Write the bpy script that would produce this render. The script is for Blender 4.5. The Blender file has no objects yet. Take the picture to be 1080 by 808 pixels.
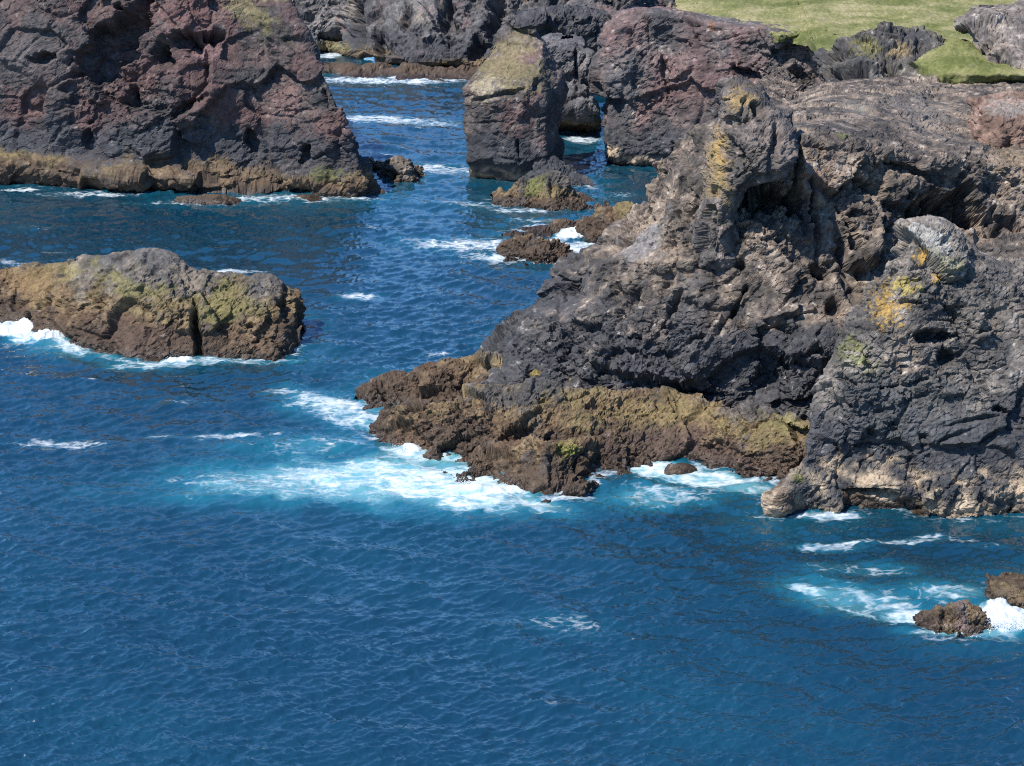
import bpy, math
import numpy as np
from mathutils import Vector, kdtree

f32 = np.float32
rng = np.random.default_rng(7)
sc = bpy.context.scene
COL = sc.collection

# ------------------------------------------------------------------ camera
FPX, PW, PH, CAMZ = 2015.0, 1080.0, 808.0, 50.0
TH = math.atan((PH / 2 + 250) / FPX)
CT, ST = math.cos(TH), math.sin(TH)
cam_d = bpy.data.cameras.new("camera")
cam = bpy.data.objects.new("camera", cam_d)
COL.objects.link(cam)
cam.location = (0, 0, CAMZ)
cam.rotation_euler = (math.pi / 2 - TH, 0, 0)
cam_d.sensor_width = 36
cam_d.lens = 36 * FPX / PW
cam_d.clip_end = 20000
sc.camera = cam


def ray(px, py):
    a, b = (px - PW / 2) / FPX, -(py - PH / 2) / FPX
    return a, CT + b * ST, -ST + b * CT


def atY(px, py, Y):
    dx, dy, dz = ray(px, py)
    t = Y / dy
    return (dx * t, Y, CAMZ + dz * t)


def atZ(px, py, z=0.0):
    dx, dy, dz = ray(px, py)
    t = (z - CAMZ) / dz
    return (dx * t, dy * t, z)


def Xat(px, Y, z):
    dep = Y * CT + (CAMZ - z) * ST
    return (px - PW / 2) / FPX * dep


def project(P):
    x, y, z = P[..., 0], P[..., 1], P[..., 2] - CAMZ
    dep = np.maximum(y * CT - z * ST, 1.0)
    up = y * ST + z * CT
    return PW / 2 + FPX * x / dep, PH / 2 - FPX * up / dep


# ------------------------------------------------------------------ noise
PERM = rng.permutation(256).astype(np.int32)
_g = rng.normal(size=(256, 3))
GRAD = (_g / np.linalg.norm(_g, axis=1)[:, None]).astype(f32)
FEAT = rng.random((256, 3)).astype(f32)
RV = rng.random(256).astype(f32)
_t = rng.normal(size=(256, 3))
TILT = (_t / np.linalg.norm(_t, axis=1)[:, None]).astype(f32)


def hsh(x, y, z):
    return PERM[(PERM[(PERM[x & 255] + y) & 255] + z) & 255]


def perlin(P):
    i = np.floor(P).astype(np.int32)
    f = (P - i).astype(f32)
    u = f * f * f * (f * (f * 6 - 15) + 10)
    out = np.zeros(len(P), f32)
    for dx in (0, 1):
        wx = u[:, 0] if dx else 1 - u[:, 0]
        for dy in (0, 1):
            wy = u[:, 1] if dy else 1 - u[:, 1]
            for dz in (0, 1):
                wz = u[:, 2] if dz else 1 - u[:, 2]
                g = GRAD[hsh(i[:, 0] + dx, i[:, 1] + dy, i[:, 2] + dz)]
                d = g[:, 0] * (f[:, 0] - dx) + g[:, 1] * (f[:, 1] - dy) + g[:, 2] * (f[:, 2] - dz)
                out += wx * wy * wz * d
    return out * 1.6


def fbm(P, scale, octv=4, off=0.0, gain=0.5, ridged=False):
    Q = (P / scale + off).astype(f32)
    a, s, n = 1.0, np.zeros(len(P), f32), 0.0
    for k in range(octv):
        v = perlin(Q)
        if ridged:
            v = 1 - 2 * np.abs(v)
        s += a * v
        n += a
        a *= gain
        Q = Q * 2.03 + 17.3
    return s / n


def voro(P):
    i = np.floor(P).astype(np.int32)
    f = (P - i).astype(f32)
    n = len(P)
    F1 = np.full(n, 9, f32)
    F2 = np.full(n, 9, f32)
    cid = np.zeros(n, np.int32)
    V = np.zeros((n, 3), f32)
    for dx in (-1, 0, 1):
        for dy in (-1, 0, 1):
            for dz in (-1, 0, 1):
                h = hsh(i[:, 0] + dx, i[:, 1] + dy, i[:, 2] + dz)
                v = f - (FEAT[h] + np.array([dx, dy, dz], f32))
                d = np.einsum('ij,ij->i', v, v)
                m = d < F1
                F2 = np.where(m, F1, np.minimum(F2, d))
                F1 = np.where(m, d, F1)
                cid = np.where(m, h, cid)
                V[m] = v[m]
    return np.sqrt(F1), np.sqrt(F2), cid, V


def sstep(a, b, x):
    t = np.clip((x - a) / (b - a), 0, 1)
    return t * t * (3 - 2 * t)


# ------------------------------------------------------------------ lofted rock surfaces
STEP = 1.3


KS = [0.62]


def cr(p0, p1, p2, p3, t):
    c = 0.5 * (2 * p1 + (p2 - p0) * t + (2 * p0 - 5 * p1 + 4 * p2 - p3) * t * t + (3 * p1 - p0 - 3 * p2 + p3) * t ** 3)
    k = KS[0]
    return k * c + (1 - k) * (p1 * (1 - t) + p2 * t)


def upsample(A, counts, closed=False):
    n = len(A)
    out = []
    seg = n if closed else n - 1
    for s in range(seg):
        g = (lambda j: A[j % n]) if closed else (lambda j: A[min(max(j, 0), n - 1)])
        p0, p1, p2, p3 = g(s - 1), g(s), g(s + 1), g(s + 2)
        for t in np.arange(counts[s]) / counts[s]:
            out.append(cr(p0, p1, p2, p3, t))
    out.append(A[0] if closed else A[-1])
    return np.array(out)


def densify(N, closed=False, step=STEP):
    N = np.array(N, float)
    if closed:
        N2 = np.concatenate([N, N[:, :1]], 1)
    else:
        N2 = N
    px, py = project(N2)
    S = np.stack([px, py], -1)
    rl = np.linalg.norm(np.diff(S, axis=0), axis=-1).max(1)
    cl = np.linalg.norm(np.diff(S, axis=1), axis=-1).max(0)
    # steep faces that the picture sees edge-on still get points by their real length
    dist = N2[..., 1].mean() / FPX * 2.5
    rl = np.maximum(rl, np.linalg.norm(np.diff(N2, axis=0), axis=-1).max(1) / dist)
    cl = np.maximum(cl, np.linalg.norm(np.diff(N2, axis=1), axis=-1).max(0) / dist)
    rc = [max(4, int(round(v / step))) for v in rl]
    cc = [max(4, int(round(v / step))) for v in cl]
    G = upsample(N, rc)
    G = np.swapaxes(upsample(np.swapaxes(G, 0, 1), cc, closed), 0, 1)
    return G


def gnormals(G, closed=False):
    du = np.gradient(G, axis=1)
    if closed:
        e = (G[:, 1] - G[:, -2]) / 2
        du[:, 0] = e
        du[:, -1] = e
    dv = np.gradient(G, axis=0)
    n = np.cross(du, dv)
    n /= np.maximum(np.linalg.norm(n, axis=-1, keepdims=True), 1e-6)
    return n


BED = np.array([[0.94, 0.05, 0.33], [-0.05, 1.0, 0.1], [-0.33, -0.1, 0.94]])


def blocks(Q, levels, b, o, rough, st):
    d = np.zeros(len(Q), f32)
    for s, amp, crack, an in levels:
        A = Q / (s * b)
        A[:, 2] /= an
        F1, F2, cid, V = voro((A + o * 3.7 + s).astype(f32))
        k = amp * b * ((RV[cid] - .5) * 1.0 + np.einsum('ij,ij->i', TILT[cid], V) * 1.5)
        k -= crack * b * (1 - sstep(0.0, 0.10, F2 - F1)) * (RV[(cid + 91) % 256] > .45)
        d += k * (rough if s < 3 else .55 + .45 * rough if s < 6 else 1)
    return d


def rock_coarse(P, st):
    """height along the normal: the big tilted joint blocks and the swell of the face"""
    b = st.get('size', 1.0)
    o = st.get('seed', 0.0)
    w = np.stack([fbm(P, 6 * b, 3, o + 3.1), fbm(P, 6 * b, 3, o + 41.7), fbm(P, 6 * b, 3, o + 77.9)], -1)
    Q = (P + w * .9 * b) @ BED.T
    rough = .50 + .85 * sstep(-.28, .38, fbm(P, 8 * b, 3, o + 60))
    d = fbm(P, 13 * b, 2, o) * 1.8 * b
    d += blocks(Q, ((8.5, 1.5, .6, .8), (3.4, .78, .42, .75), (1.7, .30, .2, .7)), b, o, rough, st)
    return d * st.get('amp', 1.0), rough


def rock_fine(P, st, rough):
    """second pass on the broken surface: smaller blocks, beds and grain"""
    b = min(max(st.get('size', 1.0) * .78, .3), .95)
    o = st.get('seed', 0.0)
    w = np.stack([fbm(P, 4 * b, 3, o + 13.1), fbm(P, 4 * b, 3, o + 51.7), fbm(P, 4 * b, 3, o + 87.9)], -1)
    Q = (P + w * .6 * b) @ BED.T
    d = blocks(Q, ((1.35, .42, .20, .6), (.62, .15, .09, .6), (.3, .03, .02, .7)), b, o, rough, st)
    for th, ln, amp in ((1.25, 4.5, .30), (.48, 1.6, .12)):
        zq = Q[:, 2] / (th * b) + fbm(P, 3.5 * b, 2, o + th) * .55
        li = np.floor(zq).astype(np.int32)
        lr = RV[li & 255] * 7.0
        ci = np.floor(Q[:, 0] / (ln * b) + lr).astype(np.int32)
        ck = np.floor(Q[:, 1] / (ln * b) + lr * 1.7).astype(np.int32)
        d += amp * b * rough * (RV[hsh(li, ci, ck)] - .5) * sstep(-.5, .1, w[:, 1])
    d += fbm(P, 1.4 * b, 4, o + 9, ridged=True) * .06 * b
    d += fbm(P, .4, 3, o + 5, .6) * .035
    return d * st.get('amp', 1.0) * st.get('fine', .8)


def blur(A, closed, n=2):
    for _ in range(n):
        B = A.copy()
        B[1:-1] = (A[:-2] + 2 * A[1:-1] + A[2:]) / 4
        A = B.copy()
        A[:, 1:-1] = (B[:, :-2] + 2 * B[:, 1:-1] + B[:, 2:]) / 4
        if closed:
            A[:, 0] = A[:, -1] = (B[:, -2] + 2 * B[:, 0] + B[:, 1]) / 4
    return A


def find_point(P, px, py):
    qx, qy = project(P)
    d = (qx - px) ** 2 + (qy - py) ** 2
    m = d < max(16.0, d.min() * 1.5 + 1)
    Q = P[m]
    return Q[np.argmin(Q[:, 1])]


def ell(P, Pref, it, warp, full=False):
    """soft ellipsoid round the surface point seen at (px,py); radii given at its real size"""
    px, py, rx, ry, ang = it[:5]
    c = find_point(Pref, px, py)
    k = c[1] / FPX * 1.04
    dx, dz = (P[:, 0] - c[0]) / k, (P[:, 2] - c[2]) / k
    ca, sa = math.cos(math.radians(ang)), math.sin(math.radians(ang))
    u, v = dx * ca + dz * sa, -dx * sa + dz * ca
    w = (P[:, 1] - c[1]) / k
    r = np.sqrt((u / rx) ** 2 + (v / ry) ** 2 + (w / (2.2 * max(rx, ry))) ** 2) + warp
    return (r, v / ry) if full else r


def mixc(c, k, m):
    return c * (1 - m[:, None]) + np.array(k, f32) * m[:, None]


def rock_color(P, N, st, Pref):
    o = st.get('seed', 0.0) + 50
    z = P[:, 2]
    n1 = fbm(P, 7, 4, o)
    n2 = fbm(P, 2.2, 4, o + 11)
    n3 = fbm(P, 0.55, 3, o + 23)
    n4 = fbm(P, .28, 2, o + 37)
    g0, g1 = st.get('grey', ((.075, .068, .063), (.190, .163, .135)))
    c = np.broadcast_to(np.array(g0, f32), P.shape).copy()
    c = mixc(c, g1, sstep(-.25, .45, n2 * .7 + n1 * .5 + n3 * .3))
    if st.get('purple'):
        m = sstep(-.1, .5, n1 + n2 * .3 + st['purple'] - .3)
        c = mixc(c, st.get('purple_col', (.125, .062, .060)), m * .85)
    if st.get('tan'):
        m = sstep(.1, .4, fbm(P, 5, 4, o + 61) + n3 * .2)
        c = mixc(c, (.20, .15, .105), m * st['tan'])
    zz = z + n1 * 3.0 + n2 * 1.4
    if 'black' in st:
        b0, b1 = st['black']
        c = mixc(c, (.040, .041, .045), sstep(b1 + 1.5, b1 - 1.5, zz) * .9 * sstep(-.9, .1, n2 + .5))
    zb = z + n1 * 2.6 + n2 * 1.2 + n3 * .4
    if st.get('brown'):
        t = st['brown']
        m = sstep(t + .5, t - .5, zb)
        br = np.broadcast_to(np.array((.085, .052, .030), f32), P.shape).copy()
        br = mixc(br, (.140, .098, .052), sstep(-.15, .4, n2 + n3 * .4 + (z - t * .5) * .22 / max(t * .3, .5)))
        br = mixc(br, (.125, .110, .038), sstep(.15, .4, fbm(P, 3.5, 3, o + 31) + (z - t * .6) * .18) * .3)
        br = mixc(br, (.058, .052, .048), sstep(.12, .42, fbm(P, 2.6, 4, o + 71) + n3 * .3) * .75)
        c = c * (1 - m[:, None]) + br * m[:, None]
        # weed and barnacles in the splash zone
        m = sstep(t * .42 + .35, t * .42 - .35, zb)
        c = mixc(c, (.058, .040, .027), m * .85)
        c = mixc(c, (.20, .14, .12), m * sstep(.35, .6, n3 + n2 * .3) * .5)
    if st.get('pale'):
        a, b = st['pale']
        m = sstep(a - .3, a + .2, zb) * sstep(b + .4, b - .2, zb)
        c = mixc(c, (.32, .245, .165), m * sstep(-.3, .2, n2) * .85)
    nz = N[:, 2]
    if st.get('guano'):
        m = sstep(.30, .5, n3 * .8 + n2 * .4) * sstep(.2, .6, nz + n3 * .2)
        c = mixc(c, (.36, .33, .29), m * st['guano'])
    if 'grass' in st:
        g = st['grass']
        m = sstep(g - .8, g + .8, z + n1 * 2.0 + n2 * 1.5) * sstep(st.get('gnz', .35), st.get('gnz', .35) + .25, nz + n3 * .25)
        gc = np.broadcast_to(np.array(st.get('grass_col', (.115, .120, .040)), f32), P.shape).copy()
        gc = mixc(gc, (.20, .175, .10), sstep(0, .5, n3 + n2 * .5))
        c = c * (1 - m[:, None]) + gc * m[:, None]
    if st.get('patches'):
        n5 = RV[voro((P / .5).astype(f32))[2]] - .5
    for it in st.get('patches', ()):
        r = ell(P, Pref, it, n2 * .85 + n3 * .6 + n1 * .2 + n5 * .7)
        c = mixc(c, it[5], sstep(1.05, .45, r + n4 * (1.1 if it[5][0] > .3 else .25)) * it[6])
    # wet by the waves
    wet = sstep(.9, .1, z + n2 * .5)
    c = c * (1 - .45 * wet[:, None])
    c *= (1 + .55 * n3 + .35 * n2)[:, None]
    return np.clip(c, .008, .6), wet


WATERLINE = []


def mesh_from_grid(name, G, col, wet, mat, closed=False, smooth=True):
    r, c = G.shape[:2]
    V = G.reshape(-1, 3).astype(f32)
    idx = np.arange(r * c, dtype=np.int32).reshape(r, c)
    q = np.stack([idx[:-1, :-1], idx[:-1, 1:], idx[1:, 1:], idx[1:, :-1]], -1).reshape(-1, 4)
    me = bpy.data.meshes.new(name)
    me.vertices.add(len(V))
    me.vertices.foreach_set('co', V.ravel())
    me.loops.add(q.size)
    me.loops.foreach_set('vertex_index', q.ravel())
    me.polygons.add(len(q))
    me.polygons.foreach_set('loop_start', np.arange(0, q.size, 4, dtype=np.int32))
    me.polygons.foreach_set('use_smooth', np.full(len(q), smooth, bool))
    if col is not None:
        a = me.attributes.new('albedo', 'FLOAT_COLOR', 'POINT')
        a.data.foreach_set('color', np.concatenate([col, np.ones((len(col), 1))], 1).astype(f32).ravel())
    if wet is not None:
        a = me.attributes.new('wet', 'FLOAT', 'POINT')
        a.data.foreach_set('value', wet.astype(f32))
    me.update()
    me.validate()
    me.materials.append(mat)
    return me


def rock(name, net, st, closed=False, label=None, cat=None, group=None, parent=None, foam=True, step=STEP, kind=None):
    KS[0] = st.get('smooth', .62)
    G = densify(net, closed, step)
    KS[0] = .62
    N = gnormals(G, closed)
    sh = G.shape
    P = G.reshape(-1, 3)
    Nf = N.reshape(-1, 3)
    d, rough = rock_coarse(P, st)
    fade = np.ones(len(P))
    n2 = fbm(P, 2.0, 3, 5.5)
    if st.get('dents'):
        bl = RV[voro((P / (1.3 * st.get('size', 1))).astype(f32))[2]] - .5
    for it in st.get('dents', ()):
        r, v = ell(P, P, it, n2 * .7 + bl * .55, True)
        # undercut: deepest below its upper lip, running out downwards
        m = sstep(1.05, .62, r) * (.30 + .70 * sstep(-1.0, .55, v))
        d = d - m * it[5]
    if closed:
        D = d.reshape(sh[:2])
        D[:, -1] = D[:, 0]
        d = D.ravel()
    # flat tops are worn smoother than the faces
    fade = 1 - .78 * sstep(.62, .93, np.abs(Nf[:, 2])) * st.get('worn', .4)
    G2 = (P + Nf * (d * fade)[:, None]).reshape(sh)
    if closed:
        G2[:, -1] = G2[:, 0]
    # the steps between blocks weather into short ramps
    ends = (G2[:, 0].copy(), G2[:, -1].copy())
    G2 = blur(G2, closed, st.get('weather', 1))
    if not closed:
        G2[:, 0], G2[:, -1] = ends
    Nm = blur(gnormals(G2, closed), closed, 3)
    Nm = Nm + .35 * N
    Nm /= np.maximum(np.linalg.norm(Nm, axis=-1, keepdims=True), 1e-6)
    P1 = G2.reshape(-1, 3)
    d = rock_fine(P1, st, rough)
    P2 = P1 + Nm.reshape(-1, 3) * (d * (.4 + .6 * fade))[:, None]
    G2 = P2.reshape(sh)
    if closed:
        G2[:, -1] = G2[:, 0]
    N2 = gnormals(G2, closed).reshape(-1, 3)
    col, wet = rock_color(P2, N2, st, P2)
    me = mesh_from_grid(name, G2, col, wet, MAT_ROCK, closed, False)
    o = bpy.data.objects.new(name, me)
    COL.objects.link(o)
    if parent is not None:
        o.parent = parent
    else:
        o['label'] = label
        o['category'] = cat
        if group:
            o['group'] = group
        if kind:
            o['kind'] = kind
    if foam:
        m = np.abs(P2[:, 2]) < .35
        WATERLINE.append(P2[m][::6, :2])
    return o


def net_from(rows):
    """rows of (px,py,Y) | (px,None,Y,z) | (px,py) on the water"""
    out = []
    for r in rows:
        L = []
        for p in r:
            if len(p) == 2:
                L.append(atZ(p[0], p[1], -0.6))
            elif len(p) == 4:
                L.append((Xat(p[0], p[2], p[3]), p[2], p[3]))
            else:
                L.append(atY(*p))
        out.append(L)
    return np.array(out)


def interp_line(L, n):
    L = np.array(L, float)
    s = np.concatenate([[0], np.cumsum(np.linalg.norm(np.diff(L, axis=0), axis=1))])
    t = np.linspace(0, s[-1], n)
    return np.stack([np.interp(t, s, L[:, k]) for k in range(L.shape[1])], -1)


def mound(front, ridge, dY, back, mid=(.5, .55), n=9):
    """low rock: waterline, bulging flank, ridge and a back that goes down to the water"""
    a = interp_line(front, n)
    b = interp_line(ridge, n)
    R = [[], [], [], [], [], []]
    for k in range(n):
        p0 = np.array(atZ(a[k, 0], a[k, 1], 0.0))
        e = math.sin(math.pi * k / (n - 1)) ** .6
        Yr = p0[1] + dY * (.35 + .65 * e)
        p2 = np.array(atY(b[k, 0], b[k, 1], Yr))
        p1 = p0 + (p2 - p0) * np.array([mid[0], mid[0], mid[1]])
        R[0].append(p0 + np.array([0, -.5, -1.4]))
        R[1].append(p0)
        R[2].append(p1)
        R[3].append(p2)
        bk = back * (.3 + .7 * e)
        R[4].append(p2 + np.array([0, bk * .55, -p2[2] * .45]))
        R[5].append(np.array([p2[0], p2[1] + bk, -1.4]))
    return np.array(R)


def rings(rows, k=20, pw=2.6, top=True):
    """(py, pxL, pxR, Yfront, depth) per ring: closed loops stacked to a summit"""
    R = []
    for (py, xl, xr, Yf, dp) in rows:
        x, Y, z = atY((xl + xr) / 2, py, Yf + dp * .3)
        hw = (Xat(xr, Yf + dp * .4, z) - Xat(xl, Yf + dp * .4, z)) / 2
        L = []
        for j in range(k):
            a = 2 * math.pi * j / k - math.pi * .75
            c, s = math.cos(a), math.sin(a)
            rr = (abs(c) ** pw + abs(s) ** pw) ** (-1 / pw)
            L.append((x + hw * rr * c, Yf + dp / 2 + dp / 2 * rr * s, z))
        R.append(L)
    if top:
        A = np.array(R[-1])
        c = A.mean(0) + np.array([0, 0, .35])
        R.append(list(c + (A - c) * .45))
        R.append(list(c + (A - c) * .02 + np.array([0, 0, .1])))
    return np.array(R)


# ------------------------------------------------------------------ materials
def node_mat(name):
    m = bpy.data.materials.new(name)
    m.use_nodes = True
    nt = m.node_tree
    nt.nodes.clear()
    out = nt.nodes.new('ShaderNodeOutputMaterial')
    bs = nt.nodes.new('ShaderNodeBsdfPrincipled')
    nt.links.new(bs.outputs[0], out.inputs[0])
    return m, nt, bs


def N_(nt, t, **kw):
    n = nt.nodes.new(t)
    for k, v in kw.items():
        setattr(n, k, v)
    return n


def math_(nt, op, a, b=None, c=None, clamp=False):
    n = N_(nt, 'ShaderNodeMath', operation=op, use_clamp=clamp)
    for i, v in enumerate((a, b, c)):
        if v is None:
            continue
        if isinstance(v, (int, float)):
            n.inputs[i].default_value = v
        else:
            nt.links.new(v, n.inputs[i])
    return n.outputs[0]


def noise_(nt, vec, scale, detail=4, rough=.55, dist=0.0):
    n = N_(nt, 'ShaderNodeTexNoise')
    n.inputs['Scale'].default_value = scale
    n.inputs['Detail'].default_value = detail
    n.inputs['Roughness'].default_value = rough
    n.inputs['Distortion'].default_value = dist
    nt.links.new(vec, n.inputs['Vector'])
    return n.outputs['Fac']


def rock_material():
    m, nt, bs = node_mat('rock')
    tc = N_(nt, 'ShaderNodeTexCoord').outputs['Object']
    at = N_(nt, 'ShaderNodeAttribute', attribute_name='albedo')
    wt = N_(nt, 'ShaderNodeAttribute', attribute_name='wet')
    n1 = noise_(nt, tc, 3.2, 6, .7)
    n2 = noise_(nt, tc, 11, 3, .6)
    k = math_(nt, 'ADD', math_(nt, 'MULTIPLY', n1, 1.3), math_(nt, 'MULTIPLY', n2, .8))
    k = math_(nt, 'MULTIPLY_ADD', math_(nt, 'SUBTRACT', k, 1.05), 1.5, 1.0)
    k = math_(nt, 'MAXIMUM', k, .35)
    sc_ = N_(nt, 'ShaderNodeVectorMath', operation='SCALE')
    nt.links.new(at.outputs['Color'], sc_.inputs[0])
    nt.links.new(k, sc_.inputs['Scale'])
    nt.links.new(sc_.outputs[0], bs.inputs['Base Color'])
    r = math_(nt, 'MULTIPLY_ADD', wt.outputs['Fac'], -.5, .9)
    nt.links.new(r, bs.inputs['Roughness'])
    bs.inputs['Specular IOR Level'].default_value = .3
    b = N_(nt, 'ShaderNodeBump')
    b.inputs['Strength'].default_value = .6
    b.inputs['Distance'].default_value = .2
    h = math_(nt, 'ADD', noise_(nt, tc, 1.6, 8, .68), math_(nt, 'MULTIPLY', n2, .25))
    nt.links.new(h, b.inputs['Height'])
    nt.links.new(b.outputs[0], bs.inputs['Normal'])
    return m


def grass_material():
    m, nt, bs = node_mat('grass')
    tc = N_(nt, 'ShaderNodeTexCoord').outputs['Object']
    n1 = noise_(nt, tc, .2, 8, .72)
    n2 = noise_(nt, tc, 2.2, 5, .7)
    n3 = noise_(nt, tc, .05, 3, .6)
    rp = N_(nt, 'ShaderNodeValToRGB')
    e = rp.color_ramp.elements
    e[0].position, e[0].color = .38, (.088, .100, .032, 1)
    e[1].position, e[1].color = .62, (.27, .235, .13, 1)
    x = e.new(.5)
    x.color = (.160, .158, .062, 1)
    s = math_(nt, 'ADD', math_(nt, 'MULTIPLY', n1, .55), math_(nt, 'MULTIPLY', n2, .45))
    s = math_(nt, 'MULTIPLY_ADD', math_(nt, 'SUBTRACT', n3, .5), .5, s)
    nt.links.new(s, rp.inputs[0])
    bare = noise_(nt, tc, .38, 7, .72)
    bm = math_(nt, 'MULTIPLY', math_(nt, 'SUBTRACT', bare, .60), 9.0, clamp=True)
    gm = N_(nt, 'ShaderNodeMix', data_type='RGBA')
    nt.links.new(bm, gm.inputs['Factor'])
    nt.links.new(rp.outputs[0], gm.inputs['A'])
    gm.inputs['B'].default_value = (.15, .125, .095, 1)
    nt.links.new(gm.outputs['Result'], bs.inputs['Base Color'])
    bs.inputs['Roughness'].default_value = .95
    bs.inputs['Specular IOR Level'].default_value = .1
    b = N_(nt, 'ShaderNodeBump')
    b.inputs['Strength'].default_value = .7
    b.inputs['Distance'].default_value = .25
    nt.links.new(n2, b.inputs['Height'])
    nt.links.new(b.outputs[0], bs.inputs['Normal'])
    return m


def water_material():
    m, nt, bs = node_mat('sea_water')
    tc = N_(nt, 'ShaderNodeTexCoord').outputs['Object']
    fo = N_(nt, 'ShaderNodeAttribute', attribute_name='foam').outputs['Fac']
    ae = N_(nt, 'ShaderNodeAttribute', attribute_name='aer').outputs['Fac']
    mp = N_(nt, 'ShaderNodeMapping')
    mp.inputs['Rotation'].default_value = (0, 0, .25)
    mp.inputs['Scale'].default_value = (.5, 1.0, 1.0)
    nt.links.new(tc, mp.inputs[0])
    v = mp.outputs[0]
    # lacy foam: cells torn open by noise
    wn = N_(nt, 'ShaderNodeTexNoise')
    wn.inputs['Scale'].default_value = .55
    wn.inputs['Detail'].default_value = 4
    nt.links.new(v, wn.inputs['Vector'])
    wv = N_(nt, 'ShaderNodeVectorMath', operation='MULTIPLY_ADD')
    nt.links.new(wn.outputs['Color'], wv.inputs[0])
    wv.inputs[1].default_value = (2.4, 2.4, 0)
    nt.links.new(v, wv.inputs[2])
    vo = N_(nt, 'ShaderNodeTexVoronoi', feature='DISTANCE_TO_EDGE')
    vo.inputs['Scale'].default_value = .75
    nt.links.new(wv.outputs[0], vo.inputs['Vector'])
    lace = math_(nt, 'SUBTRACT', 1.0, math_(nt, 'MULTIPLY', vo.outputs['Distance'], 2.6), clamp=True)
    vo2 = N_(nt, 'ShaderNodeTexVoronoi', feature='DISTANCE_TO_EDGE')
    vo2.inputs['Scale'].default_value = 2.0
    nt.links.new(wv.outputs[0], vo2.inputs['Vector'])
    lace2 = math_(nt, 'SUBTRACT', 1.0, math_(nt, 'MULTIPLY', vo2.outputs['Distance'], 2.6), clamp=True)
    fn = noise_(nt, v, 1.6, 6, .68, .6)
    h = math_(nt, 'ADD', math_(nt, 'MULTIPLY', lace, .42), math_(nt, 'MULTIPLY', lace2, .30))
    h = math_(nt, 'ADD', h, math_(nt, 'MULTIPLY', fn, .85))
    # foam where the pattern beats (1 - density)
    d = math_(nt, 'SUBTRACT', math_(nt, 'ADD', math_(nt, 'MULTIPLY', fo, 1.15), h), 1.31)
    fm = math_(nt, 'MULTIPLY', d, 1.9, clamp=True)
    rp = N_(nt, 'ShaderNodeValToRGB')
    e = rp.color_ramp.elements
    e[0].position, e[0].color = 0, (.0014, .024, .044, 1)
    e[1].position, e[1].color = 1, (.17, .40, .42, 1)
    x = e.new(.42)
    x.color = (.007, .090, .130, 1)
    big = noise_(nt, tc, .03, 4, .6)
    aa = math_(nt, 'ADD', ae, math_(nt, 'MULTIPLY', math_(nt, 'SUBTRACT', big, .45), .35), clamp=True)
    nt.links.new(aa, rp.inputs[0])
    mx = N_(nt, 'ShaderNodeMix', data_type='RGBA')
    nt.links.new(fm, mx.inputs['Factor'])
    nt.links.new(rp.outputs[0], mx.inputs['A'])
    mx.inputs['B'].default_value = (.45, .49, .50, 1)
    nt.links.new(mx.outputs['Result'], bs.inputs['Base Color'])
    nt.links.new(math_(nt, 'MULTIPLY_ADD', fm, .73, .06), bs.inputs['Roughness'])
    bs.inputs['IOR'].default_value = 2.0
    b = N_(nt, 'ShaderNodeBump')
    b.inputs['Strength'].default_value = .8
    b.inputs['Distance'].default_value = .02
    rip = math_(nt, 'ADD', noise_(nt, v, 3.2, 6, .68, .3), math_(nt, 'MULTIPLY', math_(nt, 'MULTIPLY', fm, h), .9))
    nt.links.new(rip, b.inputs['Height'])
    nt.links.new(b.outputs[0], bs.inputs['Normal'])
    return m


def spray_material():
    m, nt, bs = node_mat('sea_spray')
    tc = N_(nt, 'ShaderNodeTexCoord').outputs['Object']
    rp = N_(nt, 'ShaderNodeValToRGB')
    rp.color_ramp.elements[0].color = (.44, .49, .50, 1)
    rp.color_ramp.elements[1].color = (.52, .55, .56, 1)
    nt.links.new(noise_(nt, tc, 2.0, 3), rp.inputs[0])
    nt.links.new(rp.outputs[0], bs.inputs['Base Color'])
    bs.inputs['Roughness'].default_value = .8
    bs.inputs['Subsurface Weight'].default_value = 0
    return m


MAT_ROCK = rock_material()
MAT_GRASS = grass_material()
MAT_WATER = water_material()
MAT_SPRAY = spray_material()

YEL = (.36, .22, .05)
OCH = (.25, .18, .09)
OLV = (.135, .122, .045)
GRN = (.105, .118, .032)
PALE = (.24, .215, .185)
PUR = (.120, .064, .057)
PNK = (.165, .10, .088)

# ------------------------------------------------------------------ big headland on the left
rows = [
    [(-120, 192), (-60, 194), (0, 197), (70, 201), (140, 205), (200, 208), (260, 206), (320, 205), (362, 209), (392, 209), (358, 182), (322, 150)],
]


def rel(r, base):
    out = []
    for (p, b) in zip(r, base):
        Y = atZ(b[0], b[1])[1]
        out.append((p[0], p[1], Y + p[2]) if p[1] is not None else (p[0], None, Y + p[2], p[3]))
    return out


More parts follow.
